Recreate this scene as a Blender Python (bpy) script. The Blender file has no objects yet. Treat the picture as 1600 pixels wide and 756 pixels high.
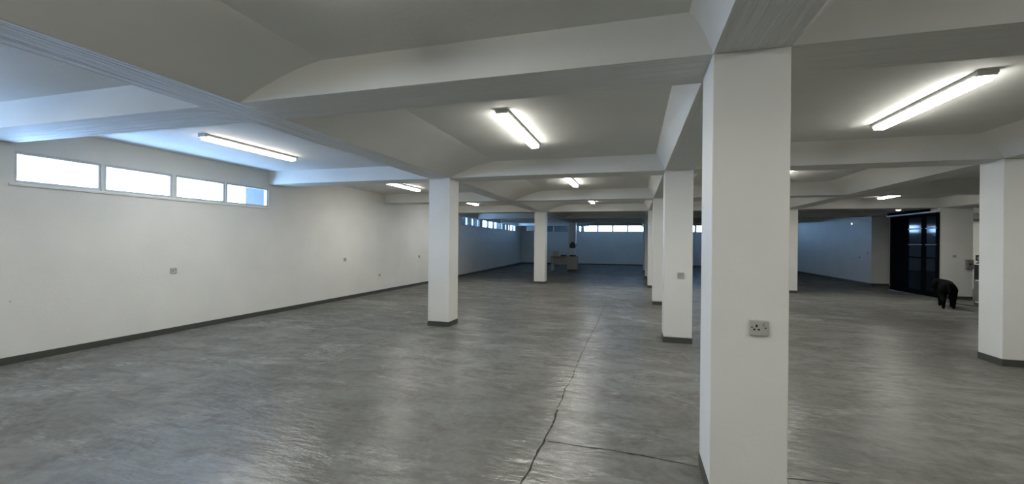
import bpy, bmesh, math, random
from mathutils import Vector, Matrix
random.seed(7)
SC = bpy.context.scene
C = SC.collection

# ------------------------------------------------------------------ camera, sky, exposure
FPX, PITCH, ROLL, YAW, EYE = 664.53, math.radians(-0.038), math.radians(0.571), math.radians(16.098), 1.45
cam_data = bpy.data.cameras.new('camera')
cam_data.sensor_width = 36.0
cam_data.lens = FPX / 1600 * 36.0
cam_data.clip_start, cam_data.clip_end = 0.05, 200
cam = bpy.data.objects.new('camera', cam_data)
C.objects.link(cam)
_r = Vector((math.cos(YAW), math.sin(YAW), 0))
_f = Vector((-math.sin(YAW), math.cos(YAW), 0))
_u = Vector((0, 0, 1))
_fwd = _f * math.cos(PITCH) - _u * math.sin(PITCH)
_up = _u * math.cos(PITCH) + _f * math.sin(PITCH)
_right = _r * math.cos(ROLL) + _up * math.sin(ROLL)
_up2 = _up * math.cos(ROLL) - _r * math.sin(ROLL)
M = Matrix((_right, _up2, -_fwd)).transposed().to_4x4()
M.translation = Vector((0, 0, EYE))
cam.matrix_world = M
SC.camera = cam

LAMP = 72.0                     # radiance of the fluorescent diffusers
SKY = 28.0                       # radiance of the overcast sky
SKY_COL = (0.37, 0.58, 1.0)
world = bpy.data.worlds.new('overcast_sky')
SC.world = world
world.use_nodes = True
bg = world.node_tree.nodes['Background']
bg.inputs[0].default_value = (*SKY_COL, 1)
bg.inputs[1].default_value = SKY
SC.view_settings.view_transform = 'Standard'
SC.view_settings.look = 'None'
SC.view_settings.exposure = 0.0
SC.view_settings.gamma = 1.0
SC.view_settings.use_curve_mapping = False
SC.cycles.use_denoising = True
SC.cycles.max_bounces = 10
SC.cycles.diffuse_bounces = 6
SC.cycles.glossy_bounces = 4
SC.cycles.transparent_max_bounces = 12
SC.cycles.sample_clamp_indirect = 6.0
SC.cycles.caustics_reflective = False
SC.cycles.caustics_refractive = False

# ------------------------------------------------------------------ grid of the building (metres)
ROW0, ROWS = 2.639, 4.0104           # y of the front face of the nearest pillar row, row spacing
def row(k): return ROW0 + ROWS * k
PW, PD = 0.391, 0.382                # pillar width, depth
COLX = [-3.417, 0.419, 4.3215, 8.20] # x of the left face of each pillar line
SOFFIT, CEIL = 2.533, 2.775
LEFT = -6.862
BD = 0.46                            # depth of the cross beams
NEAR_Y, EAST_X = -5.6, 12.3
BEND_Y = 14.2
FAR_L, FAR_R = (-7.50, 28.35), (8.45, 29.75)

# ------------------------------------------------------------------ materials
def new_mat(name):
    m = bpy.data.materials.new(name)
    m.use_nodes = True
    nt = m.node_tree
    b = nt.nodes['Principled BSDF']
    return m, nt, b

def N(nt, t, **kw):
    n = nt.nodes.new(t)
    for k, v in kw.items(): setattr(n, k, v)
    return n

def ramp(nt, src, stops):
    r = N(nt, 'ShaderNodeValToRGB')
    el = r.color_ramp.elements
    while len(el) < len(stops): el.new(0.5)
    for e, (p, c) in zip(el, stops):
        e.position = p
        e.color = (c, c, c, 1) if not isinstance(c, tuple) else (*c, 1)
    nt.links.new(src, r.inputs[0])
    return r.outputs[0]

def noise(nt, vec, scale, detail=4, rough=0.55, dist=0.0):
    n = N(nt, 'ShaderNodeTexNoise')
    n.inputs['Scale'].default_value = scale
    n.inputs['Detail'].default_value = detail
    n.inputs['Roughness'].default_value = rough
    n.inputs['Distortion'].default_value = dist
    nt.links.new(vec, n.inputs['Vector'])
    return n.outputs['Fac']

def mapped(nt, scale=(1, 1, 1), loc=(0, 0, 0)):
    g = N(nt, 'ShaderNodeNewGeometry')
    mp = N(nt, 'ShaderNodeMapping')
    mp.inputs['Scale'].default_value = scale
    mp.inputs['Location'].default_value = loc
    nt.links.new(g.outputs['Position'], mp.inputs['Vector'])
    return mp.outputs[0]

def mixc(nt, fac, a, b, mode='MIX'):
    m = N(nt, 'ShaderNodeMix', data_type='RGBA', blend_type=mode)
    for sock, v in ((m.inputs[0], fac), (m.inputs[6], a), (m.inputs[7], b)):
        if isinstance(v, bpy.types.NodeSocket): nt.links.new(v, sock)
        elif isinstance(v, (int, float)): sock.default_value = v
        else: sock.default_value = (*v, 1)
    return m.outputs[2]

def bump(nt, b, h, strength, dist=0.01):
    n = N(nt, 'ShaderNodeBump')
    n.inputs['Strength'].default_value = strength
    n.inputs['Distance'].default_value = dist
    nt.links.new(h, n.inputs['Height'])
    nt.links.new(n.outputs[0], b.inputs['Normal'])

def paint(name, col, rough=0.55, stretch=None, bstr=0.25):
    """white emulsion on plaster or board-marked concrete: faint mottling, a few dark chips, a bumpy surface"""
    m, nt, b = new_mat(name)
    v = mapped(nt)
    c = mixc(nt, ramp(nt, noise(nt, v, 1.3, 5), [(0.3, 0.0), (0.7, 1.0)]), tuple(x * 0.95 for x in col), tuple(min(1, x * 1.03) for x in col))
    vo = N(nt, 'ShaderNodeTexVoronoi')
    vo.inputs['Scale'].default_value = 2.3
    nt.links.new(v, vo.inputs['Vector'])
    c = mixc(nt, ramp(nt, vo.outputs['Distance'], [(0.012, 0.65), (0.022, 0.0)]), c, (0.10, 0.10, 0.09))
    sc = mapped(nt, (3, 3, 9))
    c = mixc(nt, ramp(nt, noise(nt, sc, 1.6, 6, 0.7, 1.5), [(0.70, 0.0), (0.80, 0.22)]), c, tuple(x * 0.7 for x in col))
    nt.links.new(c, b.inputs['Base Color'])
    b.inputs['Roughness'].default_value = rough
    if stretch:
        bump(nt, b, noise(nt, mapped(nt, stretch), 1.0, 5, 0.6, 0.3), bstr, 0.03)
    else:
        bump(nt, b, noise(nt, v, 22, 4), bstr, 0.008)
    return m

WHITE = (0.72, 0.72, 0.685)
M_WALL = paint('white_wall_paint', WHITE)
M_PILLAR = paint('white_pillar_paint', (0.74, 0.74, 0.70), 0.5)
M_CEIL = paint('white_ceiling_paint', (0.70, 0.705, 0.675), 0.7)
M_BEAM_L = paint('white_beam_paint_lengthwise', (0.71, 0.715, 0.685), 0.6, (18, 0.8, 18), 0.8)
M_BEAM_X = paint('white_beam_paint_crosswise', (0.71, 0.715, 0.685), 0.6, (0.8, 18, 18), 0.8)

def simple(name, col, rough=0.5, metal=0.0, spec=0.5, nscale=12.0, var=0.12, bstr=0.1):
    m, nt, b = new_mat(name)
    v = mapped(nt)
    c = mixc(nt, noise(nt, v, nscale, 4), tuple(x * (1 - var) for x in col), tuple(min(1, x * (1 + var)) for x in col))
    nt.links.new(c, b.inputs['Base Color'])
    b.inputs['Roughness'].default_value = rough
    b.inputs['Metallic'].default_value = metal
    b.inputs['Specular IOR Level'].default_value = spec
    if bstr: bump(nt, b, noise(nt, v, nscale * 6, 3), bstr, 0.003)
    return m

M_SKIRT = simple('dark_grey_skirting_paint', (0.055, 0.058, 0.050), 0.5, var=0.25)
M_FRAME = simple('white_window_frame_paint', (0.55, 0.56, 0.56), 0.4)
M_DARKFRAME = simple('dark_window_frame_paint', (0.05, 0.055, 0.06), 0.4)
M_LAMPBODY = simple('white_enamel', (0.74, 0.74, 0.72), 0.35)
M_PLATE = simple('grey_socket_plastic', (0.40, 0.40, 0.36), 0.4)
M_ROCKER = simple('grey_rocker_plastic', (0.30, 0.30, 0.27), 0.35)
M_BLACK = simple('black_plastic', (0.012, 0.012, 0.013), 0.4)
M_HOLE = simple('dark_socket_hole', (0.006, 0.006, 0.006), 0.8)
M_STEEL = simple('galvanised_steel', (0.45, 0.46, 0.47), 0.35, 0.8)
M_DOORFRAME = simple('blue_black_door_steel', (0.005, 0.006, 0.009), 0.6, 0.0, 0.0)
M_DOORGLASS = simple('dark_door_glass', (0.006, 0.008, 0.012), 0.06, 0.0, 0.9, var=0.1, bstr=0)
M_DOORGLASS.node_tree.nodes['Principled BSDF'].inputs['IOR'].default_value = 1.25
M_GREYMETAL = simple('grey_painted_metal', (0.20, 0.20, 0.20), 0.45)
M_DESK = simple('beige_desk_laminate', (0.34, 0.33, 0.29), 0.5)
M_CARD = simple('pale_cardboard', (0.45, 0.42, 0.37), 0.8)
M_FUR = simple('black_dog_fur', (0.004, 0.004, 0.004), 0.9, 0.0, 0.08, 30, 0.3, 0.4)
M_OUT = simple('grey_outside_render', (0.055, 0.058, 0.060), 0.8)
M_OUTDARK = simple('dark_outside_render', (0.010, 0.011, 0.011), 0.8)  # near-black, for the walls added to darken window panes
M_CRACK = simple('dark_floor_joint', (0.022, 0.021, 0.018), 0.9, var=0.5)

def emitter(name, col, strength):
    m, nt, b = new_mat(name)
    nt.nodes.remove(b)
    e = N(nt, 'ShaderNodeEmission')
    e.inputs[0].default_value = (*col, 1)
    e.inputs[1].default_value = strength
    nt.links.new(e.outputs[0], nt.nodes['Material Output'].inputs[0])
    return m
M_TUBE = emitter('lit_lamp_diffuser', (1.0, 0.975, 0.90), LAMP)
M_TUBESIDE = emitter('lit_lamp_diffuser_side', (1.0, 0.975, 0.90), LAMP * 0.34)
M_TUBE_DIM = emitter('dim_lamp_diffuser', (1.0, 0.98, 0.93), LAMP * 0.82)  # left bay battens, output cut so the left wall stays darker
M_TUBESIDE_DIM = emitter('dim_lamp_diffuser_side', (1.0, 0.98, 0.93), LAMP * 0.24)
M_SMALLTUBE = emitter('lit_small_lamp', (0.95, 0.98, 1.0), 5.0)

def glass():
    m, nt, b = new_mat('window_glass')
    nt.nodes.remove(b)
    t = N(nt, 'ShaderNodeBsdfTransparent')
    t.inputs[0].default_value = (0.92, 0.97, 0.97, 1)
    g = N(nt, 'ShaderNodeBsdfGlossy')
    g.inputs['Roughness'].default_value = 0.03
    mx = N(nt, 'ShaderNodeMixShader')
    mx.inputs[0].default_value = 0.06
    nt.links.new(t.outputs[0], mx.inputs[1])
    nt.links.new(g.outputs[0], mx.inputs[2])
    nt.links.new(mx.outputs[0], nt.nodes['Material Output'].inputs[0])
    return m
M_GLASS = glass()

def floor_mat():
    """worn screeded concrete with a thin old grey floor paint: mottled, scuffed pale in places, semi-gloss"""
    m, nt, b = new_mat('worn_grey_concrete')
    v = mapped(nt)
    big = noise(nt, v, 0.55, 5, 0.6, 0.4)
    c = mixc(nt, ramp(nt, big, [(0.34, 0.0), (0.66, 1.0)]), (0.128, 0.128, 0.116), (0.200, 0.202, 0.188))
    mid = noise(nt, mapped(nt, (1.6, 3.4, 1)), 1.1, 7, 0.68, 0.8)
    c = mixc(nt, ramp(nt, mid, [(0.44, 0.0), (0.60, 0.7)]), c, (0.092, 0.088, 0.076))
    fine = noise(nt, v, 13, 6, 0.7)
    c = mixc(nt, ramp(nt, fine, [(0.35, 0.0), (0.7, 0.45)]), c, (0.235, 0.235, 0.22))
    # scuffed pale patches and streaks
    sc = noise(nt, mapped(nt, (0.75, 1.5, 1), (3.1, 1.7, 0)), 0.9, 8, 0.72, 1.1)
    scm = ramp(nt, sc, [(0.53, 0.0), (0.62, 1.0)])
    mx = N(nt, 'ShaderNodeMath', operation='MULTIPLY')
    nt.links.new(scm, mx.inputs[0])
    nt.links.new(ramp(nt, noise(nt, mapped(nt, (3, 12, 1)), 2.2, 6, 0.75, 0.6), [(0.42, 0.0), (0.62, 0.75)]), mx.inputs[1])
    c = mixc(nt, mx.outputs[0], c, (0.33, 0.33, 0.31))
    # small dark scrapes
    sp = noise(nt, mapped(nt, (5, 14, 1), (9, 4, 0)), 2.6, 3, 0.6, 0.0)
    c = mixc(nt, ramp(nt, sp, [(0.74, 0.0), (0.80, 0.5)]), c, (0.05, 0.05, 0.045))
    nt.links.new(c, b.inputs['Base Color'])
    b.inputs['Roughness'].default_value = 0.9
    b.inputs['Specular IOR Level'].default_value = 0.0
    ad = N(nt, 'ShaderNodeMath', operation='ADD')
    nt.links.new(noise(nt, mapped(nt, (2.2, 6.5, 1)), 1.6, 5, 0.6), ad.inputs[0])
    ml = N(nt, 'ShaderNodeMath', operation='MULTIPLY')
    ml.inputs[1].default_value = 0.12
    nt.links.new(noise(nt, v, 40, 3), ml.inputs[0])
    nt.links.new(ml.outputs[0], ad.inputs[1])
    bump(nt, b, ad.outputs[0], 0.42, 0.035)
    g = N(nt, 'ShaderNodeBsdfGlossy')                  # thin worn sealer: a weak, broken sheen
    nt.links.new(ramp(nt, mid, [(0.30, 0.13), (0.65, 0.27)]), g.inputs['Roughness'])
    nt.links.new(b.inputs['Normal'].links[0].from_socket, g.inputs['Normal'])
    mx2 = N(nt, 'ShaderNodeMixShader')
    nt.links.new(ramp(nt, noise(nt, mapped(nt, (1.0, 2.0, 1), (5, 2, 0)), 1.3, 6, 0.7, 0.5), [(0.35, 0.06), (0.65, 0.13)]), mx2.inputs[0])
    nt.links.new(b.outputs[0], mx2.inputs[1])
    nt.links.new(g.outputs[0], mx2.inputs[2])
    nt.links.new(mx2.outputs[0], nt.nodes['Material Output'].inputs[0])
    return m
M_FLOOR = floor_mat()

# ------------------------------------------------------------------ mesh helpers
def box(bm, x0, x1, y0, y1, z0, z1, bev=0.0, seg=2):
    vs = [bm.verts.new(p) for p in ((x0, y0, z0), (x1, y0, z0), (x1, y1, z0), (x0, y1, z0), (x0, y0, z1), (x1, y0, z1), (x1, y1, z1), (x0, y1, z1))]
    fs = [bm.faces.new([vs[i] for i in q]) for q in ((3, 2, 1, 0), (4, 5, 6, 7), (0, 1, 5, 4), (1, 2, 6, 5), (2, 3, 7, 6), (3, 0, 4, 7))]
    if bev:
        es = list({e for f in fs for e in f.edges})
        bmesh.ops.bevel(bm, geom=es, offset=bev, segments=seg, affect='EDGES', profile=0.5)

def prism(bm, prof, axis, a, b):
    """closed profile (list of 2-d points) extruded along an axis: 'y' takes (x, z), 'x' takes (y, z), 'z' takes (x, y)"""
    def P(p, t):
        return {'y': (p[0], t, p[1]), 'x': (t, p[0], p[1]), 'z': (p[0], p[1], t)}[axis]
    va = [bm.verts.new(P(p, a)) for p in prof]
    vb = [bm.verts.new(P(p, b)) for p in prof]
    n = len(prof)
    bm.faces.new(va)
    bm.faces.new(vb[::-1])
    for i in range(n):
        j = (i + 1) % n
        bm.faces.new((va[i], vb[i], vb[j], va[j]))

def lathe(bm, prof, cx, cy, n=24):
    """profile of (radius, z) turned about the vertical axis at cx, cy"""
    rings = []
    for r, z in prof:
        rings.append([bm.verts.new((cx + r * math.cos(2 * math.pi * i / n), cy + r * math.sin(2 * math.pi * i / n), z)) for i in range(n)])
    for a, b2 in zip(rings, rings[1:]):
        for i in range(n):
            bm.faces.new((a[i], a[(i + 1) % n], b2[(i + 1) % n], b2[i]))
    bm.faces.new(rings[0][::-1])
    bm.faces.new(rings[-1])

def tube(bm, pts, r, n=8):
    pts = [Vector(p) for p in pts]
    rings = []
    for i, p in enumerate(pts):
        d = (pts[min(i + 1, len(pts) - 1)] - pts[max(i - 1, 0)]).normalized()
        s = d.cross(Vector((0, 0, 1)))
        s = s.normalized() if s.length > 1e-4 else Vector((1, 0, 0))
        t = s.cross(d)
        rings.append([bm.verts.new(p + r * (math.cos(2 * math.pi * k / n) * s + math.sin(2 * math.pi * k / n) * t)) for k in range(n)])
    for a, b2 in zip(rings, rings[1:]):
        for i in range(n):
            bm.faces.new((a[i], a[(i + 1) % n], b2[(i + 1) % n], b2[i]))
    bm.faces.new(rings[0][::-1])
    bm.faces.new(rings[-1])

def obj(name, bm, mat, parent=None, smooth=False):
    bmesh.ops.recalc_face_normals(bm, faces=bm.faces[:])
    me = bpy.data.meshes.new(name)
    bm.to_mesh(me)
    bm.free()
    me.materials.append(mat)
    if smooth:
        for p in me.polygons: p.use_smooth = True
    o = bpy.data.objects.new(name, me)
    C.objects.link(o)
    if parent: o.parent = parent
    return o

def one_box(name, b, mat, parent=None, bev=0.0):
    bm = bmesh.new()
    box(bm, *b, bev=bev)
    return obj(name, bm, mat, parent)

def tag(o, label, cat, group=None, kind=None):
    o['label'] = label
    o['category'] = cat
    if group: o['group'] = group
    if kind: o['kind'] = kind
    return o

def thing(name, label, cat, loc=(0, 0, 0), rotz=0.0, group=None, kind=None):
    o = bpy.data.objects.new(name, None)
    C.objects.link(o)
    o.location = loc
    o.rotation_euler = (0, 0, rotz)
    o.empty_display_size = 0.1
    return tag(o, label, cat, group, kind)

def dup(root, loc, rotz, label, group=None):
    r = root.copy()
    C.objects.link(r)
    r.location = loc
    r.rotation_euler = (0, 0, rotz)
    r['label'] = label
    if group: r['group'] = group
    for ch in list(root.children):
        c = ch.copy()
        C.objects.link(c)
        c.parent = r
        for g in list(ch.children):
            d = g.copy()
            C.objects.link(d)
            d.parent = c
    return r

def wall(name, p0, p1, th, z1, openings, mat, label, extra=None, flip=1):
    """a wall from p0 to p1 (inner face), th thick on its left, with openings (s0, s1, z0, z1) cut right through; several runs make one mesh"""
    bm = bmesh.new()
    for (a, b2, ops) in [(p0, p1, openings)] + (extra or []):
        a, b2 = Vector((*a, 0)), Vector((*b2, 0))
        L = (b2 - a).length
        d = (b2 - a) / L
        n = Vector((-d.y, d.x, 0)) * flip
        ss = sorted({0.0, L, *[o[0] for o in ops], *[o[1] for o in ops]})
        zs = sorted({0.0, z1, *[o[2] for o in ops], *[o[3] for o in ops]})
        def solid(i, j):
            if not (0 <= i < len(ss) - 1 and 0 <= j < len(zs) - 1): return False
            s, z = (ss[i] + ss[i + 1]) / 2, (zs[j] + zs[j + 1]) / 2
            return not any(o[0] < s < o[1] and o[2] < z < o[3] for o in ops)
        cache = {}
        def V(i, j, k):
            key = (i, j, k)
            if key not in cache:
                cache[key] = bm.verts.new(a + d * ss[i] + n * (th * k) + Vector((0, 0, zs[j])))
            return cache[key]
        for i in range(len(ss) - 1):
            for j in range(len(zs) - 1):
                if not solid(i, j): continue
                for k in (0, 1):
                    bm.faces.new((V(i, j, k), V(i + 1, j, k), V(i + 1, j + 1, k), V(i, j + 1, k)))
                for (di, dj, e) in ((-1, 0, ((i, j), (i, j + 1))), (1, 0, ((i + 1, j), (i + 1, j + 1))), (0, -1, ((i, j), (i + 1, j))), (0, 1, ((i, j + 1), (i + 1, j + 1)))):
                    if not solid(i + di, j + dj):
                        (a1, b1), (a2, b3) = e
                        bm.faces.new((V(a1, b1, 0), V(a2, b3, 0), V(a2, b3, 1), V(a1, b1, 1)))
    return tag(obj(name, bm, mat), label, 'wall', kind='structure')

WIN_N = [0]
def window(p, q, off, z0, z1, mat, label, group, bars=0, flip=1, d_in=0.015):
    """a fixed light set in the opening between 2-d points p and q: frame mesh with its pane (and bars) as children"""
    WIN_N[0] += 1
    p, q = Vector((*p, 0)), Vector((*q, 0))
    L = (q - p).length
    d = (q - p) / L
    n = Vector((-d.y, d.x, 0)) * flip
    ang = math.atan2(d.y, d.x)
    w, dep = 0.03, 0.05
    y0, y1 = (d_in, d_in + dep) if flip > 0 else (-d_in - dep, -d_in)
    bm = bmesh.new()
    box(bm, 0, L, y0, y1, 0, w, 0.004)
    box(bm, 0, L, y0, y1, z1 - z0 - w, z1 - z0, 0.004)
    box(bm, 0, w, y0, y1, w, z1 - z0 - w, 0.004)
    box(bm, L - w, L, y0, y1, w, z1 - z0 - w, 0.004)
    o = obj('window_%d' % WIN_N[0], bm, mat)
    o.location = p + Vector((0, 0, z0))
    o.rotation_euler = (0, 0, ang)
    tag(o, label, 'window', group, 'structure')
    ym = (y0 + y1) / 2
    one_box('pane', (w, L - w, ym - 0.003, ym + 0.003, w, z1 - z0 - w), M_GLASS, o)
    for i in range(bars):
        x = w + (L - 2 * w) * (i + 1) / (bars + 1)
        one_box('bar', (x - 0.012, x + 0.012, ym + 0.006 * flip - (0.02 if flip < 0 else 0), ym + 0.006 * flip + (0.02 if flip > 0 else 0), w, z1 - z0 - w), mat, o)
    return o

# ------------------------------------------------------------------ room shell
tag(one_box('floor', (-8.2, EAST_X + 0.2, NEAR_Y - 0.2, 31, -0.15, 0), M_FLOOR), 'worn grey concrete floor of the empty hall', 'floor', kind='structure')
tag(one_box('ceiling', (-8.2, EAST_X + 0.2, NEAR_Y - 0.2, 31, CEIL, CEIL + 0.2), M_CEIL), 'white painted concrete ceiling slab over the hall', 'ceiling', kind='structure')

WZ0, WZ1 = 2.085, 2.445
back_win = [(-0.87, -0.10), (0.0, 0.82), (0.92, 1.70), (1.78, 2.60)]
near_win = [(3.14, 3.915), (4.007, 4.827), (4.93, 5.707), (5.79, 6.62)]
lt = 0.12
ops_near = [(a - 0.03 - NEAR_Y, b + 0.03 - NEAR_Y, WZ0, WZ1) for a, b in back_win + near_win]
A0, A1 = Vector((LEFT, BEND_Y)), Vector(FAR_L)
dA = (A1 - A0).normalized()
def lwall(y):
    t = (y - A0.y) / dA.y
    return (A0.x + dA.x * t, y)
far_left = [(16.55, 17.35, 0), (17.45, 18.15, 0), (18.25, 18.95, 0), (19.45, 20.42, 1), (20.50, 21.45, 1), (21.53, 23.40, 2),
            (23.75, 24.30, 0), (24.38, 25.05, 0), (25.15, 26.45, 1)]
FZ0, FZ1 = 2.16, 2.53
ops_far = [((a - A0.y) / dA.y, (b - A0.y) / dA.y, FZ0, FZ1) for a, b, k in far_left]
wall('wall_left', (LEFT, NEAR_Y), (LEFT, BEND_Y), lt, CEIL, ops_near, M_WALL, 'long white wall on the left with strip windows under the ceiling',
     extra=[(tuple(A0), tuple(A1), ops_far)])
# the far wall
F0, F1 = Vector(FAR_L), Vector(FAR_R)
dF = (F1 - F0).normalized()
def fwall(x):
    t = (x - F0.x) / dF.x
    return (x, F0.y + dF.y * t)
far_win = [(-7.2, -6.35, 0), (-6.25, -5.35, 0), (-5.27, -4.35, 0), (-4.27, -3.45, 0), (-3.29, -2.40, 1), (-2.35, -1.43, 1), (-1.37, -0.48, 1), (-0.43, 0.55, 1),
           (0.95, 1.80, 1), (1.88, 2.75, 1), (2.83, 3.69, 1), (3.76, 4.28, 1), (4.85, 5.70, 1), (5.78, 6.63, 1)]
ops = [((a - F0.x) / dF.x, (b - F0.x) / dF.x, 2.21, 2.65) for a, b, k in far_win]
wall('wall_far', FAR_L, FAR_R, 0.15, CEIL, ops, M_WALL, 'far end wall in shade with strip windows at the top')
RX = 8.30
wall('wall_right', (RX, 18.55), (RX, 29.70), 0.5, CEIL, [], M_WALL, 'shaded white wall on the right beyond the dark doors', flip=-1)
wall('wall_side_room', (8.80, 18.57), (EAST_X, 18.57), 0.15, CEIL, [], M_WALL, 'white back wall of the bright side room')
wall('wall_partition', (8.84, 14.90), (8.84, 18.57), 0.14, CEIL, [], M_WALL, 'partition behind the dark glazed doors', flip=-1)
wall('wall_east', (EAST_X, NEAR_Y), (EAST_X, 18.72), 0.15, CEIL, [], M_WALL, 'white outer wall on the right side of the hall', flip=-1)
wall('wall_near', (LEFT - lt, NEAR_Y), (EAST_X + 0.15, NEAR_Y), 0.15, CEIL, [], M_WALL, 'white wall behind the viewer', flip=-1)
wall('wall_return', (10.6, 14.75), (EAST_X, 14.75), 0.15, CEIL, [], M_WALL, 'white wall beside the side room opening')

SK = 0.082
def skirting(name, runs, label):
    bm = bmesh.new()
    for (a, b2, side) in runs:
        a, b2 = Vector((*a, 0)), Vector((*b2, 0))
        d = (b2 - a).normalized()
        n = Vector((-d.y, d.x, 0)) * side * 0.012
        q = [a, b2, b2 + n, a + n]
        lo = [bm.verts.new(v) for v in q]
        hi = [bm.verts.new(v + Vector((0, 0, SK))) for v in q]
        bm.faces.new(lo); bm.faces.new(hi)
        for i in range(4):
            bm.faces.new((lo[i], lo[(i + 1) % 4], hi[(i + 1) % 4], hi[i]))
    tag(obj(name, bm, M_SKIRT), label, 'skirting', kind='structure')
skirting('baseboard_left', [((LEFT, NEAR_Y), (LEFT, BEND_Y), -1), (tuple(A0), tuple(A1), -1)], 'dark grey painted skirting along the left wall')
skirting('baseboard_far', [(FAR_L, FAR_R, -1)], 'dark grey painted skirting along the far wall')
skirting('baseboard_right', [((RX, 18.55), (RX, 29.70), 1), ((RX, 18.55), (8.84, 18.55), -1)], 'dark grey painted skirting along the shaded right wall')

# sill ledge under the four near windows
tag(one_box('trim_1', (LEFT, LEFT + 0.018, 3.06, 6.66, 2.045, 2.075), M_WALL, bev=0.005), 'white sill ledge under the four left windows', 'sill', kind='structure')

ordn = ['first', 'second', 'third', 'fourth']
for i, (a, b2) in enumerate(near_win):
    lab = ['bright strip window at the left end of the row of four', 'bright strip window second of the four in the left wall', 'bright strip window third of the four in the left wall',
           'strip window at the right end of the row of four, half showing a grey wall outside'][i]
    window((LEFT, a - 0.03), (LEFT, b2 + 0.03), 0, WZ0, WZ1, M_FRAME, lab, 'strip windows in the left wall')
for i, (a, b2) in enumerate(back_win):
    window((LEFT, a - 0.03), (LEFT, b2 + 0.03), 0, WZ0, WZ1, M_FRAME, 'strip window in the left wall beside the viewer, %s from the near end' % ordn[i], 'strip windows in the left wall beside the viewer')
for i, (a, b2, k) in enumerate(far_left):
    lab = ['dark strip window far along the left wall, just past the pillar', 'dark strip window far along the left wall, second past the pillar', 'dark strip window far along the left wall, before the bright ones',
           'bright small window far along the left wall, first bright one', 'bright small window far along the left wall, second bright one', 'barred bright window far along the left wall',
           'dark narrow window just beyond the barred one', 'dark window before the last one of the left wall', 'last bright window of the left wall near the far corner'][i]
    window(lwall(a), lwall(b2), 0, FZ0, FZ1, M_DARKFRAME if k != 1 else M_FRAME, lab, 'far strip windows in the left wall', bars=4 if k == 2 else (1 if k == 1 else 0))
for i, (a, b2, k) in enumerate(far_win):
    side = 'dim strip window in the far wall, %s from the left corner' % ordn[i] if k == 0 else (
        'bright strip window in the far wall, %s of the four bright ones' % ordn[(i - 4) % 4] if i < 8 else 'strip window in the far wall behind the middle pillar line, %s of that run' % ordn[i - 8] if i < 12 else 'strip window in the far wall near the right corner, %s of two' % ordn[i - 12])
    window(fwall(a), fwall(b2), 0, 2.21, 2.65, M_DARKFRAME, side, 'strip windows in the far wall')

# outside the windows
tag(one_box('outside_buttress', (-7.52, -6.99, 6.72, 7.1, 0, 3.2), M_OUT), 'grey outside wall stub seen through the right strip window', 'outside wall', kind='structure')
tag(one_box('outside_wall', (-8.9, -8.4, 16.8, 22.7, 0, 4.2), M_OUTDARK), 'dark wall added outside the far left windows to darken their panes', 'outside wall', kind='structure')
tag(one_box('outside_wall', (-9.2, -8.7, 27.9, 29.5, 0, 4.2), M_OUTDARK), 'dark wall added outside the corner windows to darken their panes', 'outside wall', kind='structure')
tag(one_box('outside_wall', (-8.6, -3.72, 29.6, 30.1, 0, 4.6), M_OUT), 'grey wall added outside the far windows to dim them', 'outside wall', kind='structure')

# ------------------------------------------------------------------ beams
BZ0, BZ1 = SOFFIT, CEIL
rows = [row(k) for k in range(-2, 7)]
Y_END = 28.3
def beam_profile(a, b2, wl, wr, pw=1.6):
    """soffit from a to b2, sides sweeping up in haunches wl and wr wide into the slab"""
    n, h = 10, BZ1 - BZ0
    L = [(a - wl * i / n, BZ0 + h * (1 - (1 - i / n) ** pw)) for i in range(n + 1)]
    R = [(b2 + wr * i / n, BZ0 + h * (1 - (1 - i / n) ** pw)) for i in range(n + 1)]
    L[-1], R[-1] = (L[-1][0], BZ1 + 0.01), (R[-1][0], BZ1 + 0.01)
    return R + L[::-1]
def cove_beam(axis, a, b2, t0, t1, wl, wr, mat, name):
    bm = bmesh.new()
    prism(bm, beam_profile(a, b2, wl, wr), axis, t0, t1)
    bmesh.ops.recalc_face_normals(bm, faces=bm.faces[:])
    for f in bm.faces: f.smooth = len(f.verts) == 4
    for e in bm.edges:
        if len(e.link_faces) == 2 and e.calc_face_angle(0) > 0.3: e.smooth = False
    for f in bm.faces:
        if f.calc_center_median().z > BZ0 + 0.001: f.material_index = 1
    o = obj(name, bm, mat)
    o.data.materials.append(M_CEIL)
    return o
COVE = {COLX[0]: (0.06, 0.85), COLX[1]: (0.14, 0.34), COLX[2]: (0.50, 0.40), COLX[3]: (0.30, 0.20)}
def long_beam(x, y1, label):
    tag(cove_beam('y', x, x + PW, NEAR_Y, y1, *COVE[x], M_BEAM_L, 'ceiling_beam'), label, 'beam', 'lengthwise ceiling beams', 'structure')
long_beam(COLX[0], 28.6, 'long white ceiling beam over the left pillars')
long_beam(COLX[1], 29.0, 'long white ceiling beam over the middle pillar row')
long_beam(COLX[2], 29.3, 'long white ceiling beam over the right pillars')
long_beam(COLX[3], 18.5, 'long white ceiling beam over the dark doors')
spans = [(LEFT, COLX[0], 'left bay'), (COLX[0] + PW, COLX[1], 'middle bay'), (COLX[1] + PW, COLX[2], 'right bay'), (COLX[2] + PW, COLX[3], 'bay of the dark doors'), (COLX[3] + PW, EAST_X, 'outer right bay')]
nth = ['', '', 'nearest', 'second', 'third', 'fourth', 'fifth', 'sixth', 'farthest']
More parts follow.
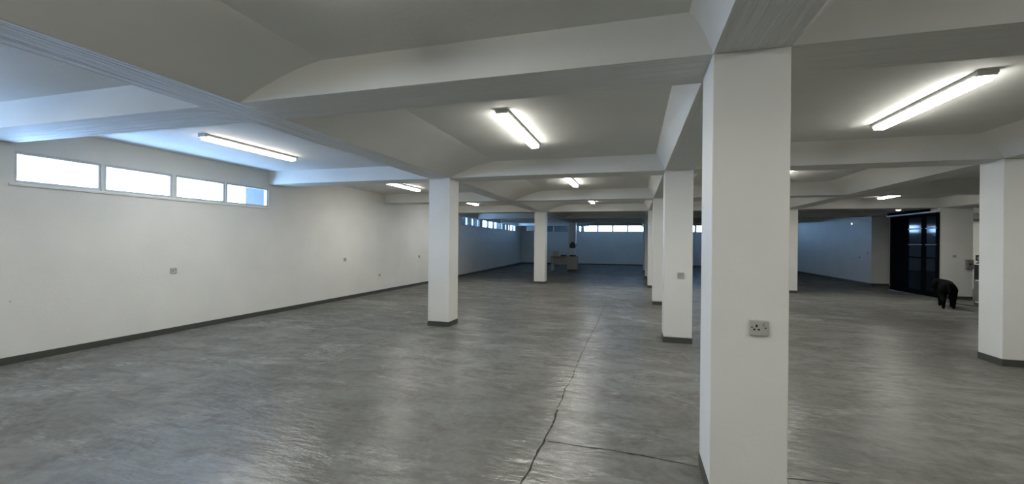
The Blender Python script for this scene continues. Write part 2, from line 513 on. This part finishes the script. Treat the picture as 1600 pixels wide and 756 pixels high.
for i, y in enumerate(rows):
    for j, (xa, xb, nm) in enumerate(spans):
        if j == 4 and y > 15: continue
        if j == 3 and y > 18: xb = RX
        if j == 0 and y > BEND_Y: xa = lwall(y + 0.2)[0]
        if i < 2 and j > 2: continue
        w = [0.03, 0.03, 0.40, 0.30, 0.30][j]
        o = cove_beam('x', y, y + BD, xa, xb, w, w, M_BEAM_X, 'cross_beam')
        tag(o, '%s white cross beam under the ceiling of the %s' % (nth[i], nm) if nth[i] else 'white cross beam behind the viewer in the %s' % nm, 'beam', 'cross beams under the ceiling', 'structure')

# ------------------------------------------------------------------ pillars
def make_pillar(w=PW, d=PD):
    r = thing('pillar', 'x', 'pillar', kind='structure')
    bm = bmesh.new()
    box(bm, 0, w, 0, d, SK, SOFFIT, 0.006, 2)
    obj('shaft', bm, M_PILLAR, r)
    bm = bmesh.new()
    box(bm, -0.004, w + 0.004, -0.004, d + 0.004, 0, SK, 0.002, 1)
    obj('baseboard', bm, M_SKIRT, r)
    return r
PG = 'white square pillars of the hall'
proto = make_pillar()
spots = [(COLX[1], 0, 'large white pillar nearest the viewer, with a power socket on it'),
         (COLX[1], 1, 'white pillar second in the middle row, with a small socket'),
         (COLX[1], 2, 'white pillar third in the middle row, half behind the second'),
         (COLX[1], 3, 'white pillar fourth in the middle row, a narrow strip'),
         (COLX[1], 4, 'shaded pillar fifth in the middle row'),
         (COLX[1], 5, 'shaded pillar sixth in the middle row, by the far windows'),
         (COLX[0], 1, 'white pillar standing free in the left half of the hall'),
         (COLX[0], 3, 'distant white pillar in front of the shaded far end'),
         (COLX[0], 5, 'shaded distant pillar behind the desk'),
         (COLX[2], 1, 'white pillar at the right edge with dark base'),
         (COLX[2], 3, 'white pillar just right of the large near pillar, farther back'),
         (COLX[2], 5, 'shaded pillar of the right line hidden behind the near one')]
for i, (x, k, lab) in enumerate(spots):
    if i == 0:
        proto.location = (x, row(k), 0)
        proto['label'] = lab
        proto['group'] = PG
    elif k == 5 and x == COLX[2]:
        continue
    else:
        dup(proto, (x, row(k), 0), 0, lab, PG)
pier = make_pillar(0.74, 0.40)
pier.location = (8.15, row(3), 0)
tag(pier, 'wide white pier between the dark doors and the side room', 'pillar', PG, 'structure')

# ------------------------------------------------------------------ fluorescent lights
def make_light():
    L = 1.52
    r = thing('fluorescent_light', 'x', 'ceiling light')
    bm = bmesh.new()
    prism(bm, [(-0.065, 0.0), (0.065, 0.0), (0.065, -0.022), (0.058, -0.030), (-0.058, -0.030), (-0.065, -0.022)], 'y', -L / 2, L / 2)
    obj('housing', bm, M_LAMPBODY, r)
    bm = bmesh.new()
    prism(bm, [(-0.050, -0.060), (0.050, -0.060), (0.044, -0.070), (-0.044, -0.070)], 'y', -L / 2 + 0.037, L / 2 - 0.037)
    obj('diffuser', bm, M_TUBE, r)
    bm = bmesh.new()
    prism(bm, [(-0.054, -0.0305), (0.054, -0.0305), (0.0515, -0.0595), (-0.0515, -0.0595)], 'y', -L / 2 + 0.037, L / 2 - 0.037)
    obj('diffuser_side', bm, M_TUBESIDE, r)
    for s in (-1, 1):
        bm = bmesh.new()
        y0, y1 = sorted((s * (L / 2 - 0.036), s * L / 2))
        box(bm, -0.058, 0.058, y0, y1, -0.040, -0.0305, 0.003)
        obj('end_cap', bm, M_LAMPBODY, r)
    return r
light = make_light()
def dim_tube(r):
    """the battens along the windows are dimmed to keep the left wall from getting too bright"""
    for ch in r.children:
        if ch.name.startswith('diffuser'):
            ch.material_slots[0].link = 'OBJECT'
            ch.material_slots[0].material = M_TUBESIDE_DIM if 'side' in ch.name else M_TUBE_DIM
LX = [-5.23, -1.29, 2.53, 6.33, 10.3]
colname = ['left bay along the windows', 'middle bay', 'right bay', 'bay before the dark doors', 'outer right bay']
LY = {-1: -3.2, 0: 1.05, 1: 4.80, 2: 8.88, 3: 13.02}
deptn = {-1: 'behind the viewer', 0: 'just behind the viewer', 1: 'nearest in view', 2: 'second in view', 3: 'third in view'}
first = True
for k, y in LY.items():
    for j, x in enumerate(LX):
        if j == 4 or (j == 3 and k not in (1, 3)): continue
        lab = 'lit white fluorescent batten in the %s, %s' % (colname[j], deptn[k])
        if first:
            light.location = (x, y, CEIL)
            light['label'] = lab
            light['group'] = 'fluorescent ceiling battens'
            first = False
            proto_left = light
        else:
            n = dup(light, (x, y, CEIL), 0, lab, 'fluorescent ceiling battens')
            if j == 0: dim_tube(n)
dim_tube(proto_left)
dup(light, (10.5, 16.6, CEIL), 0, 'lit fluorescent batten in the side room behind the pier', 'fluorescent ceiling battens')

# small round lamps
def round_lamp(label, loc):
    r = thing('round_lamp', label, 'lamp', loc)
    bm = bmesh.new(); lathe(bm, [(0.075, 0), (0.08, -0.01), (0.078, -0.03), (0.06, -0.036)], 0, 0)
    obj('housing', bm, M_LAMPBODY, r, True)
    bm = bmesh.new(); lathe(bm, [(0.058, -0.036), (0.055, -0.05), (0.03, -0.06), (0.01, -0.062)], 0, 0)
    obj('diffuser', bm, M_SMALLTUBE, r, True)
    return r
round_lamp('small round lit lamp under the beam in front of the dark doors', (7.31, 14.90, SOFFIT))
bl = round_lamp('tiny round lit lamp high on the shaded right wall', (RX, 19.97, 2.323))
bl.rotation_euler = (0, math.radians(90), 0)
bl.scale = (0.6, 0.6, 0.6)

# ------------------------------------------------------------------ sockets and switches
def make_socket(kind='socket'):
    """faces -y, centre at origin, back on the wall plane"""
    r = thing('power_socket' if kind == 'socket' else 'light_switch', 'x', 'socket' if kind == 'socket' else 'switch')
    s = 0.047
    bm = bmesh.new(); box(bm, -s, s, -0.014, 0, -s * 0.92, s * 0.92, 0.005)
    obj('plate', bm, M_PLATE, r)
    if kind == 'socket':
        bm = bmesh.new(); box(bm, 0.013, 0.028, -0.020, -0.0135, 0.010, 0.032, 0.003)
        obj('rocker', bm, M_ROCKER, r)
        for (x, z, w, h) in ((-0.013, 0.012, 0.0048, 0.007), (-0.024, -0.008, 0.005, 0.0042), (-0.002, -0.008, 0.005, 0.0042)):
            bm = bmesh.new(); box(bm, x - w, x + w, -0.0150, -0.0135, z - h, z + h, 0.0015)
            obj('pin_hole', bm, M_HOLE, r)
        for (x, z) in ((-0.036, 0.004), (0.031, 0.002)):
            bm = bmesh.new(); box(bm, x - 0.0035, x + 0.0035, -0.0152, -0.0135, z - 0.0035, z + 0.0035, 0.0015)
            obj('screw', bm, M_HOLE, r)
    else:
        bm = bmesh.new(); box(bm, -0.014, 0.014, -0.020, -0.0135, -0.022, 0.022, 0.003)
        obj('rocker', bm, M_ROCKER, r)
    return r
sock = make_socket()
SG = 'power sockets on pillars and walls'
sock.location = (0.662, row(0), 0.991)
sock['label'] = 'grey power socket plate on the large near pillar'
sock['group'] = SG
dup(sock, (0.649, row(1), 0.991), 0, 'grey power socket on the second pillar of the middle row', SG)
dup(sock, (LEFT, 4.877, 0.961), math.radians(90), 'grey power socket on the left wall below the strip windows', SG)
dup(sock, (LEFT, 8.93, 0.982), math.radians(90), 'power socket halfway along the left wall', SG)
dup(sock, (LEFT, 12.69, 0.941), math.radians(90), 'power socket on the left wall just left of the free pillar', SG)
sw = make_socket('switch')
sw.location = (LEFT, 10.42, 0.49); sw.rotation_euler = (0, 0, math.radians(90)); sw.scale = (0.8, 1, 0.8)
tag(sw, 'small low plate on the left wall near the skirting', 'switch', 'small switch plates')
d1 = dup(sw, (RX, 19.40, 1.004), math.radians(-90), 'small switch on the shaded right wall, the lower one', 'small switch plates')
d2 = dup(sw, (RX, 18.80, 1.165), math.radians(-90), 'small switch at the near edge of the shaded right wall', 'small switch plates')
d3 = dup(sw, (8.48, row(3), 1.19), 0, 'small switch plate on the wide white pier', 'small switch plates')

# grey box on the edge of the pier, dark box on the beam
t = thing('switch_box', 'grey surface-mounted switch box at the edge of the wide pier', 'switch box', (8.785, row(3), 0.97))
bm = bmesh.new(); box(bm, -0.075, 0.085, -0.07, 0, -0.13, 0.13, 0.008); obj('case', bm, M_GREYMETAL, t)
bm = bmesh.new(); box(bm, -0.06, 0.07, -0.078, -0.0695, -0.11, 0.11, 0.004); obj('cover', bm, M_GREYMETAL, t)
bm = bmesh.new(); box(bm, -0.01, 0.02, -0.09, -0.0775, -0.02, 0.03, 0.003); obj('switch', bm, M_BLACK, t)
t = thing('junction_box', 'small dark junction box on the beam above the wide pier', 'junction box', (8.42, row(3), 2.66))
bm = bmesh.new(); box(bm, -0.06, 0.06, -0.06, 0, -0.045, 0.045, 0.006); obj('case', bm, M_BLACK, t)
bm = bmesh.new(); box(bm, -0.045, 0.045, -0.068, -0.0595, -0.032, 0.032, 0.004); obj('cover', bm, M_GREYMETAL, t)

# ------------------------------------------------------------------ dark glazed doors on a sliding track
DX = 8.095
door = thing('door_1', 'dark glazed steel sliding doors hung from a pale track', 'door', (DX, 0, 0), kind='structure')
edges = [16.95, 16.08, 15.27, 14.645]
ZB, ZT = 0.03, 2.40
for i in range(3):
    y1, y0 = edges[i] - 0.004, edges[i + 1] + 0.004
    bm = bmesh.new()
    sw_, rl = 0.09, 0.09
    box(bm, 0, 0.045, y0, y0 + sw_, ZB, ZT, 0.004)
    box(bm, 0, 0.045, y1 - sw_, y1, ZB, ZT, 0.004)
    bars = [(ZB, ZB + 0.14), (1.10, 1.14), (1.490, 1.520), (1.955, 1.990), (ZT - 0.08, ZT)]
    for (za, zb) in bars:
        box(bm, 0.0, 0.045, y0 + sw_, y1 - sw_, za, zb, 0.003)
    leaf = obj('leaf', bm, M_DOORFRAME, door)
    for (a, b2) in zip(bars, bars[1:]):
        one_box('pane', (0.016, 0.024, y0 + sw_, y1 - sw_, a[1], b2[0]), M_DOORGLASS if i else M_DOORFRAME, leaf)
    for (za, zb) in (bars[2:4] if i else []):
        one_box('glazing_bead', (-0.006, 0.0, y0 + sw_ - 0.05, y1 - sw_, za + 0.010, zb - 0.012), M_STEEL, leaf)
bm = bmesh.new(); box(bm, -0.03, 0.05, 14.645, 17.1, ZT + 0.012, ZT + 0.05, 0.004); obj('track', bm, M_LAMPBODY, door)
bm = bmesh.new(); box(bm, -0.03, 0.06, 14.645, 16.97, 0, 0.018, 0.003); obj('threshold', bm, M_STEEL, door)
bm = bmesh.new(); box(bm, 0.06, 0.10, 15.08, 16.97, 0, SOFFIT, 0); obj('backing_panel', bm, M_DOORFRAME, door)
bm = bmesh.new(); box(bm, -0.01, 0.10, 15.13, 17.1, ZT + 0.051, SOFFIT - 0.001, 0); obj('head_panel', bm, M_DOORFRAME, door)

# ------------------------------------------------------------------ floor joints and cracks
def crack(pts, w, label):
    bm = bmesh.new()
    P = []
    for (a, b2) in zip(pts, pts[1:]):
        a, b2 = Vector(a), Vector(b2)
        n = max(2, int((b2 - a).length / 0.05))
        P += [a.lerp(b2, i / n) for i in range(n)]
    P.append(Vector(pts[-1]))
    prev = None
    off = 0.0
    for i, p in enumerate(P):
        d = (P[min(i + 1, len(P) - 1)] - P[max(i - 1, 0)]).normalized()
        n = Vector((-d.y, d.x))
        off = off * 0.8 + random.uniform(-0.006, 0.006)
        ww = w * random.uniform(0.25, 1.25)
        c = p + n * off
        v = [bm.verts.new((*(c - n * ww), 0.0008)), bm.verts.new((*(c + n * ww), 0.0008))]
        if prev: bm.faces.new((prev[0], v[0], v[1], prev[1]))
        prev = v
    tag(obj('floor_crack', bm, M_CRACK), label, 'floor crack', kind='structure')
crack([(-0.66, 1.2), (-0.64, 2.474), (-0.62, 3.06), (-0.637, 3.66)], 0.008, 'dark open joint running forward in the near floor')
crack([(-0.637, 3.7), (-0.656, 5.37), (-0.644, 8.16), (-0.67, 11.1)], 0.0065, 'fine joint running away down the middle of the floor')
crack([(-0.60, 3.06), (-0.12, 3.071), (0.41, 3.02)], 0.008, 'dark cross crack reaching the near pillar')
crack([(0.82, 3.02), (1.5, 3.05), (2.6, 3.04), (4.4, 3.06)], 0.007, 'cross crack right of the near pillar')
crack([(-3.60, 3.2), (-3.6, 4.25), (-3.58, 6.4)], 0.005, 'faint joint leading to the free left pillar')
crack([(-0.67, 11.15), (0.42, 11.3)], 0.009, 'cross joint beside the third middle pillar')

# ------------------------------------------------------------------ desk and the things on it
DKY = 21.9
desk = thing('desk', 'beige pedestal desk standing before the shaded far pillar', 'desk', (-4.22, DKY, 0))
W_ = 1.40
bm = bmesh.new(); box(bm, 0, W_, 0, 0.62, 0.715, 0.75, 0.005); obj('top', bm, M_DESK, desk)
for y in (0.02, 0.54):
    bm = bmesh.new(); box(bm, 0.04, 0.10, y, y + 0.06, 0, 0.715, 0.004); obj('leg', bm, M_DESK, desk)
bm = bmesh.new(); box(bm, 0.10, 0.86, 0.36, 0.38, 0.32, 0.714, 0.003); obj('modesty_panel', bm, M_DESK, desk)
bm = bmesh.new(); box(bm, 0.86, 1.37, 0.02, 0.60, 0.08, 0.714, 0.004); obj('pedestal', bm, M_DESK, desk)
bm = bmesh.new(); box(bm, 0.90, 1.33, 0.06, 0.56, 0, 0.081, 0.004); obj('plinth', bm, M_BLACK, desk)
for z0, z1 in ((0.12, 0.36), (0.37, 0.53), (0.54, 0.70)):
    bm = bmesh.new(); box(bm, 0.88, 1.35, 0.002, 0.021, z0, z1, 0.003); dr = obj('drawer', bm, M_DESK, desk)
    bm = bmesh.new(); box(bm, 1.06, 1.17, -0.014, 0.003, z1 - 0.07, z1 - 0.055, 0.003); obj('handle', bm, M_GREYMETAL, dr)

mach = thing('bench_machine', 'pale grey bench machine with black head and black base on the desk', 'machine', (-3.11, DKY + 0.30, 0.75))
bm = bmesh.new(); lathe(bm, [(0.19, 0.0), (0.195, 0.02), (0.18, 0.055), (0.13, 0.075)], 0, 0); obj('base', bm, M_BLACK, mach, True)
bm = bmesh.new(); lathe(bm, [(0.125, 0.074), (0.13, 0.10), (0.128, 0.40), (0.115, 0.43)], 0, 0); obj('column', bm, M_LAMPBODY, mach, True)
bm = bmesh.new(); box(bm, -0.15, 0.15, -0.14, 0.14, 0.43, 0.68, 0.03); obj('head', bm, M_BLACK, mach)
bm = bmesh.new(); box(bm, -0.08, 0.07, -0.08, 0.10, 0.678, 0.745, 0.02); obj('motor_cap', bm, M_BLACK, mach)
bm = bmesh.new(); tube(bm, [(0.148, 0, 0.56), (0.19, 0, 0.56), (0.205, -0.01, 0.60), (0.205, -0.02, 0.66)], 0.015); obj('handle', bm, M_BLACK, mach, True)

bx = thing('cardboard_box', 'pale open box on the left end of the desk', 'box', (-4.12, DKY + 0.18, 0.75))
bm = bmesh.new()
box(bm, 0, 0.28, 0, 0.22, 0, 0.012); box(bm, 0, 0.28, 0, 0.010, 0.012, 0.19); box(bm, 0, 0.28, 0.21, 0.22, 0.012, 0.19)
box(bm, 0, 0.010, 0.010, 0.21, 0.012, 0.19); box(bm, 0.27, 0.28, 0.010, 0.21, 0.012, 0.19)
obj('body', bm, M_CARD, bx)
bm = bmesh.new(); prism(bm, [(0.0, 0.19), (-0.07, 0.235), (-0.066, 0.24), (0.010, 0.192)], 'x', 0, 0.28); obj('flap', bm, M_CARD, bx)
tr = thing('tray', 'low dark tray lying mid desk', 'tray', (-3.72, DKY + 0.15, 0.75))
bm = bmesh.new()
box(bm, 0, 0.30, 0, 0.22, 0, 0.01); box(bm, 0, 0.30, 0, 0.012, 0.01, 0.055); box(bm, 0, 0.30, 0.208, 0.22, 0.01, 0.055); box(bm, 0, 0.012, 0.012, 0.208, 0.01, 0.055); box(bm, 0.288, 0.30, 0.012, 0.208, 0.01, 0.055)
obj('body', bm, M_BLACK, tr)
bm = bmesh.new(); box(bm, 0.05, 0.17, 0.05, 0.15, 0.0105, 0.085, 0.01); tool = obj('tape_block', bm, M_GREYMETAL); tool.location = (-3.72, DKY + 0.15, 0.75)
tag(tool, 'small grey block lying in the dark tray on the desk', 'block')

# ------------------------------------------------------------------ things by the side room opening
CABP, CABR = Vector((8.165, 13.42, 0)), math.radians(-30)
cab = thing('cabinet', 'dark cabinet with white shelf edges and grey lower doors, half hidden by the right pillar', 'cabinet', CABP, CABR)
bm = bmesh.new()
box(bm, 0, 0.012, 0, 0.48, 0, 1.0, 0.002); box(bm, 0.688, 0.70, 0, 0.48, 0, 1.0, 0.002); box(bm, 0.013, 0.687, 0.46, 0.48, 0.06, 1.0)
obj('body', bm, M_BLACK, cab)
for z, n in ((1.001, 'top'), (0.60, 'shelf'), (0.06, 'bottom_board')):
    bm = bmesh.new(); box(bm, 0 if n == 'top' else 0.013, 0.70 if n == 'top' else 0.687, -0.014, 0.48 if n == 'top' else 0.459, z, z + 0.03, 0.004); obj(n, bm, M_LAMPBODY, cab)
for (x0, x1) in ((0.001, 0.348), (0.352, 0.699)):
    for z0, z1, m in ((0.634, 0.998, M_BLACK), (0.094, 0.596, M_GREYMETAL)):
        bm = bmesh.new(); box(bm, x0, x1, -0.014, -0.001, z0, z1, 0.003); dr = obj('door', bm, m, cab)
        hx = x1 - 0.05 if x0 < 0.2 else x0 + 0.03
        bm = bmesh.new(); box(bm, hx, hx + 0.02, -0.032, -0.0135, (z0 + z1) / 2 - 0.05, (z0 + z1) / 2 + 0.05, 0.004); obj('handle', bm, M_STEEL, dr)
_p = CABP + Matrix.Rotation(CABR, 3, 'Z') @ Vector((0.085, 0.16, 1.0315))
spk = thing('speaker', 'small black speaker box on a stand on top of the dark cabinet', 'speaker', _p, CABR)
bm = bmesh.new(); lathe(bm, [(0.06, 0), (0.06, 0.010), (0.022, 0.035), (0.014, 0.075)], 0, 0); obj('stand', bm, M_BLACK, spk)
bm = bmesh.new(); box(bm, -0.065, 0.065, -0.06, 0.06, 0.07, 0.215, 0.008); obj('case', bm, M_BLACK, spk)
bm = bmesh.new(); lathe(bm, [(0.045, 0), (0.045, 0.004), (0.038, 0.006), (0.012, 0.002)], 0, 0)
bmesh.ops.rotate(bm, verts=bm.verts[:], cent=(0, 0, 0), matrix=Matrix.Rotation(math.radians(90), 3, 'X'))
for v in bm.verts: v.co += Vector((0, -0.0605, 0.135))
obj('cone', bm, M_GREYMETAL, spk)
ac = thing('air_conditioner', 'grey wall unit high on the side room wall', 'air conditioner', (11.3, 18.57, 2.32))
bm = bmesh.new(); box(bm, -0.42, 0.42, -0.20, 0, 0, 0.29, 0.03, 3); obj('case', bm, M_GREYMETAL, ac)
bm = bmesh.new(); box(bm, -0.38, 0.38, -0.215, -0.199, 0.03, 0.07, 0.006); obj('louvre', bm, M_BLACK, ac)

# cable on the floor
bm = bmesh.new()
tube(bm, [(7.93, 14.2, 0.009), (7.90, 13.9, 0.009), (7.86, 13.55, 0.009), (7.88, 13.25, 0.009), (7.97, 13.12, 0.009), (8.10, 13.10, 0.009), (8.30, 12.98, 0.009), (8.62, 12.74, 0.009), (8.95, 12.60, 0.009)], 0.009)
tag(obj('cable', bm, M_BLACK, None, True), 'black cable lying on the floor at the foot of the white pier', 'cable')

# ------------------------------------------------------------------ the dog
def dog(loc, heading):
    """heading: unit 2-d vector of the nose; built in local x (forward), y (left), z"""
    r = thing('dog', 'black dog standing on the floor before the dark doors', 'dog', loc, math.atan2(heading[1], heading[0]))
    V, E, R = [], [], []
    def add(p, rad, link=None):
        V.append(p); R.append(rad)
        if link is not None: E.append((link, len(V) - 1))
        return len(V) - 1
    pel = add((-0.26, 0, 0.535), (0.118, 0.140))
    loin = add((-0.10, 0, 0.525), (0.112, 0.128), pel)
    rib = add((0.06, 0, 0.505), (0.138, 0.168), loin)
    chest = add((0.19, 0, 0.505), (0.130, 0.165), rib)
    neck = add((0.29, 0.03, 0.560), (0.105, 0.110), chest)
    nk2 = add((0.335, 0.070, 0.580), (0.095, 0.098), neck)
    skull = add((0.365, 0.115, 0.565), (0.140, 0.138), nk2)
    brow = add((0.375, 0.165, 0.510), (0.112, 0.108), skull)
    muz = add((0.380, 0.200, 0.455), (0.085, 0.078), brow)
    add((0.382, 0.222, 0.415), (0.070, 0.062), muz)
    rump = add((-0.345, 0, 0.50), (0.095, 0.11), pel)
    t1 = add((-0.40, 0, 0.50), (0.030, 0.030), rump)
    t2 = add((-0.445, 0, 0.42), (0.024, 0.024), t1)
    t3 = add((-0.465, 0.01, 0.32), (0.018, 0.018), t2)
    add((-0.475, 0.01, 0.24), (0.010, 0.010), t3)
    for s in (-1, 1):
        df = 0.07 * s
        a = add((0.20, 0.075 * s, 0.42), (0.068, 0.085), chest)
        b = add((0.165 + df * .3, 0.088 * s, 0.31), (0.060, 0.064), a)
        c = add((0.185 + df, 0.090 * s, 0.165), (0.036, 0.038), b)
        d = add((0.195 + df, 0.090 * s, 0.055), (0.033, 0.034), c)
        add((0.255 + df, 0.090 * s, 0.026), (0.050, 0.032), d)
        dh = -0.06 * s
        a = add((-0.27, 0.075 * s, 0.42), (0.076, 0.10), pel)
        b = add((-0.215 + dh * .5, 0.088 * s, 0.315), (0.070, 0.078), a)
        c = add((-0.335 + dh, 0.090 * s, 0.19), (0.038, 0.042), b)
        d = add((-0.310 + dh, 0.090 * s, 0.055), (0.033, 0.034), c)
        add((-0.245 + dh, 0.090 * s, 0.026), (0.050, 0.032), d)
    me = bpy.data.meshes.new('body')
    me.from_pydata(V, E, [])
    o = bpy.data.objects.new('body', me)
    C.objects.link(o)
    sk = o.modifiers.new('skin', 'SKIN')
    sk.use_smooth_shade = True
    for i, rad in enumerate(R):
        me.skin_vertices[0].data[i].radius = rad
    me.skin_vertices[0].data[0].use_root = True
    sb = o.modifiers.new('smooth', 'SUBSURF')
    sb.levels = sb.render_levels = 2
    me.materials.append(M_FUR)
    bpy.context.view_layer.update()
    ev = o.evaluated_get(bpy.context.evaluated_depsgraph_get())
    me2 = bpy.data.meshes.new_from_object(ev)
    o.modifiers.clear()
    o.data = me2
    lo = min(v.co.z for v in me2.vertices)
    for v in me2.vertices:
        v.co.z -= lo
    if not me2.materials: me2.materials.append(M_FUR)
    for p in me2.polygons: p.use_smooth = True
    o.parent = r
    # head axes: forward (nose), side, for ears, eyes and nose
    hf = Vector((0.20, 0.72, -0.66)).normalized()
    hs = Vector((0.96, -0.27, 0.0)).normalized()
    hu = hs.cross(hf)
    if hu.z < 0: hu = -hu
    c0 = Vector((0.365, 0.115, 0.565 - lo))
    for s in (-1, 1):
        bm = bmesh.new()
        top = c0 + hs * (0.082 * s) + hu * 0.058 - hf * 0.005
        rings = []
        for (dn, w, t, outw) in ((-0.015, 0.034, 0.012, -0.01), (0.03, 0.052, 0.014, 0.030), (0.085, 0.046, 0.012, 0.044), (0.140, 0.020, 0.008, 0.038)):
            c = top + hs * (outw * s) - Vector((0, 0, dn))
            rings.append([bm.verts.new(c + hf * (w * math.cos(a)) + hs * (t * math.sin(a))) for a in [q * math.pi / 4 for q in range(8)]])
        for A, B in zip(rings, rings[1:]):
            for q in range(8): bm.faces.new((A[q], A[(q + 1) % 8], B[(q + 1) % 8], B[q]))
        bm.faces.new(rings[0]); bm.faces.new(rings[-1])
        obj('ear', bm, M_FUR, r, True)
        bm = bmesh.new()
        bmesh.ops.create_uvsphere(bm, u_segments=12, v_segments=8, radius=0.011)
        e = obj('eye', bm, M_DOORGLASS, r, True)
        e.location = c0 + hf * 0.105 + hs * (0.048 * s) + hu * 0.042
    bm = bmesh.new()
    bmesh.ops.create_uvsphere(bm, u_segments=12, v_segments=8, radius=0.018)
    e = obj('nose', bm, M_BLACK, r, True)
    e.location = Vector((0.383, 0.232, 0.410 - lo))
    return r
vd = Vector((0.496, 0.868)); vl = Vector((-0.868, 0.496))
hd = (vl * 0.10 + vd).normalized()
dog((7.16, 12.62, 0), (hd.x, hd.y))
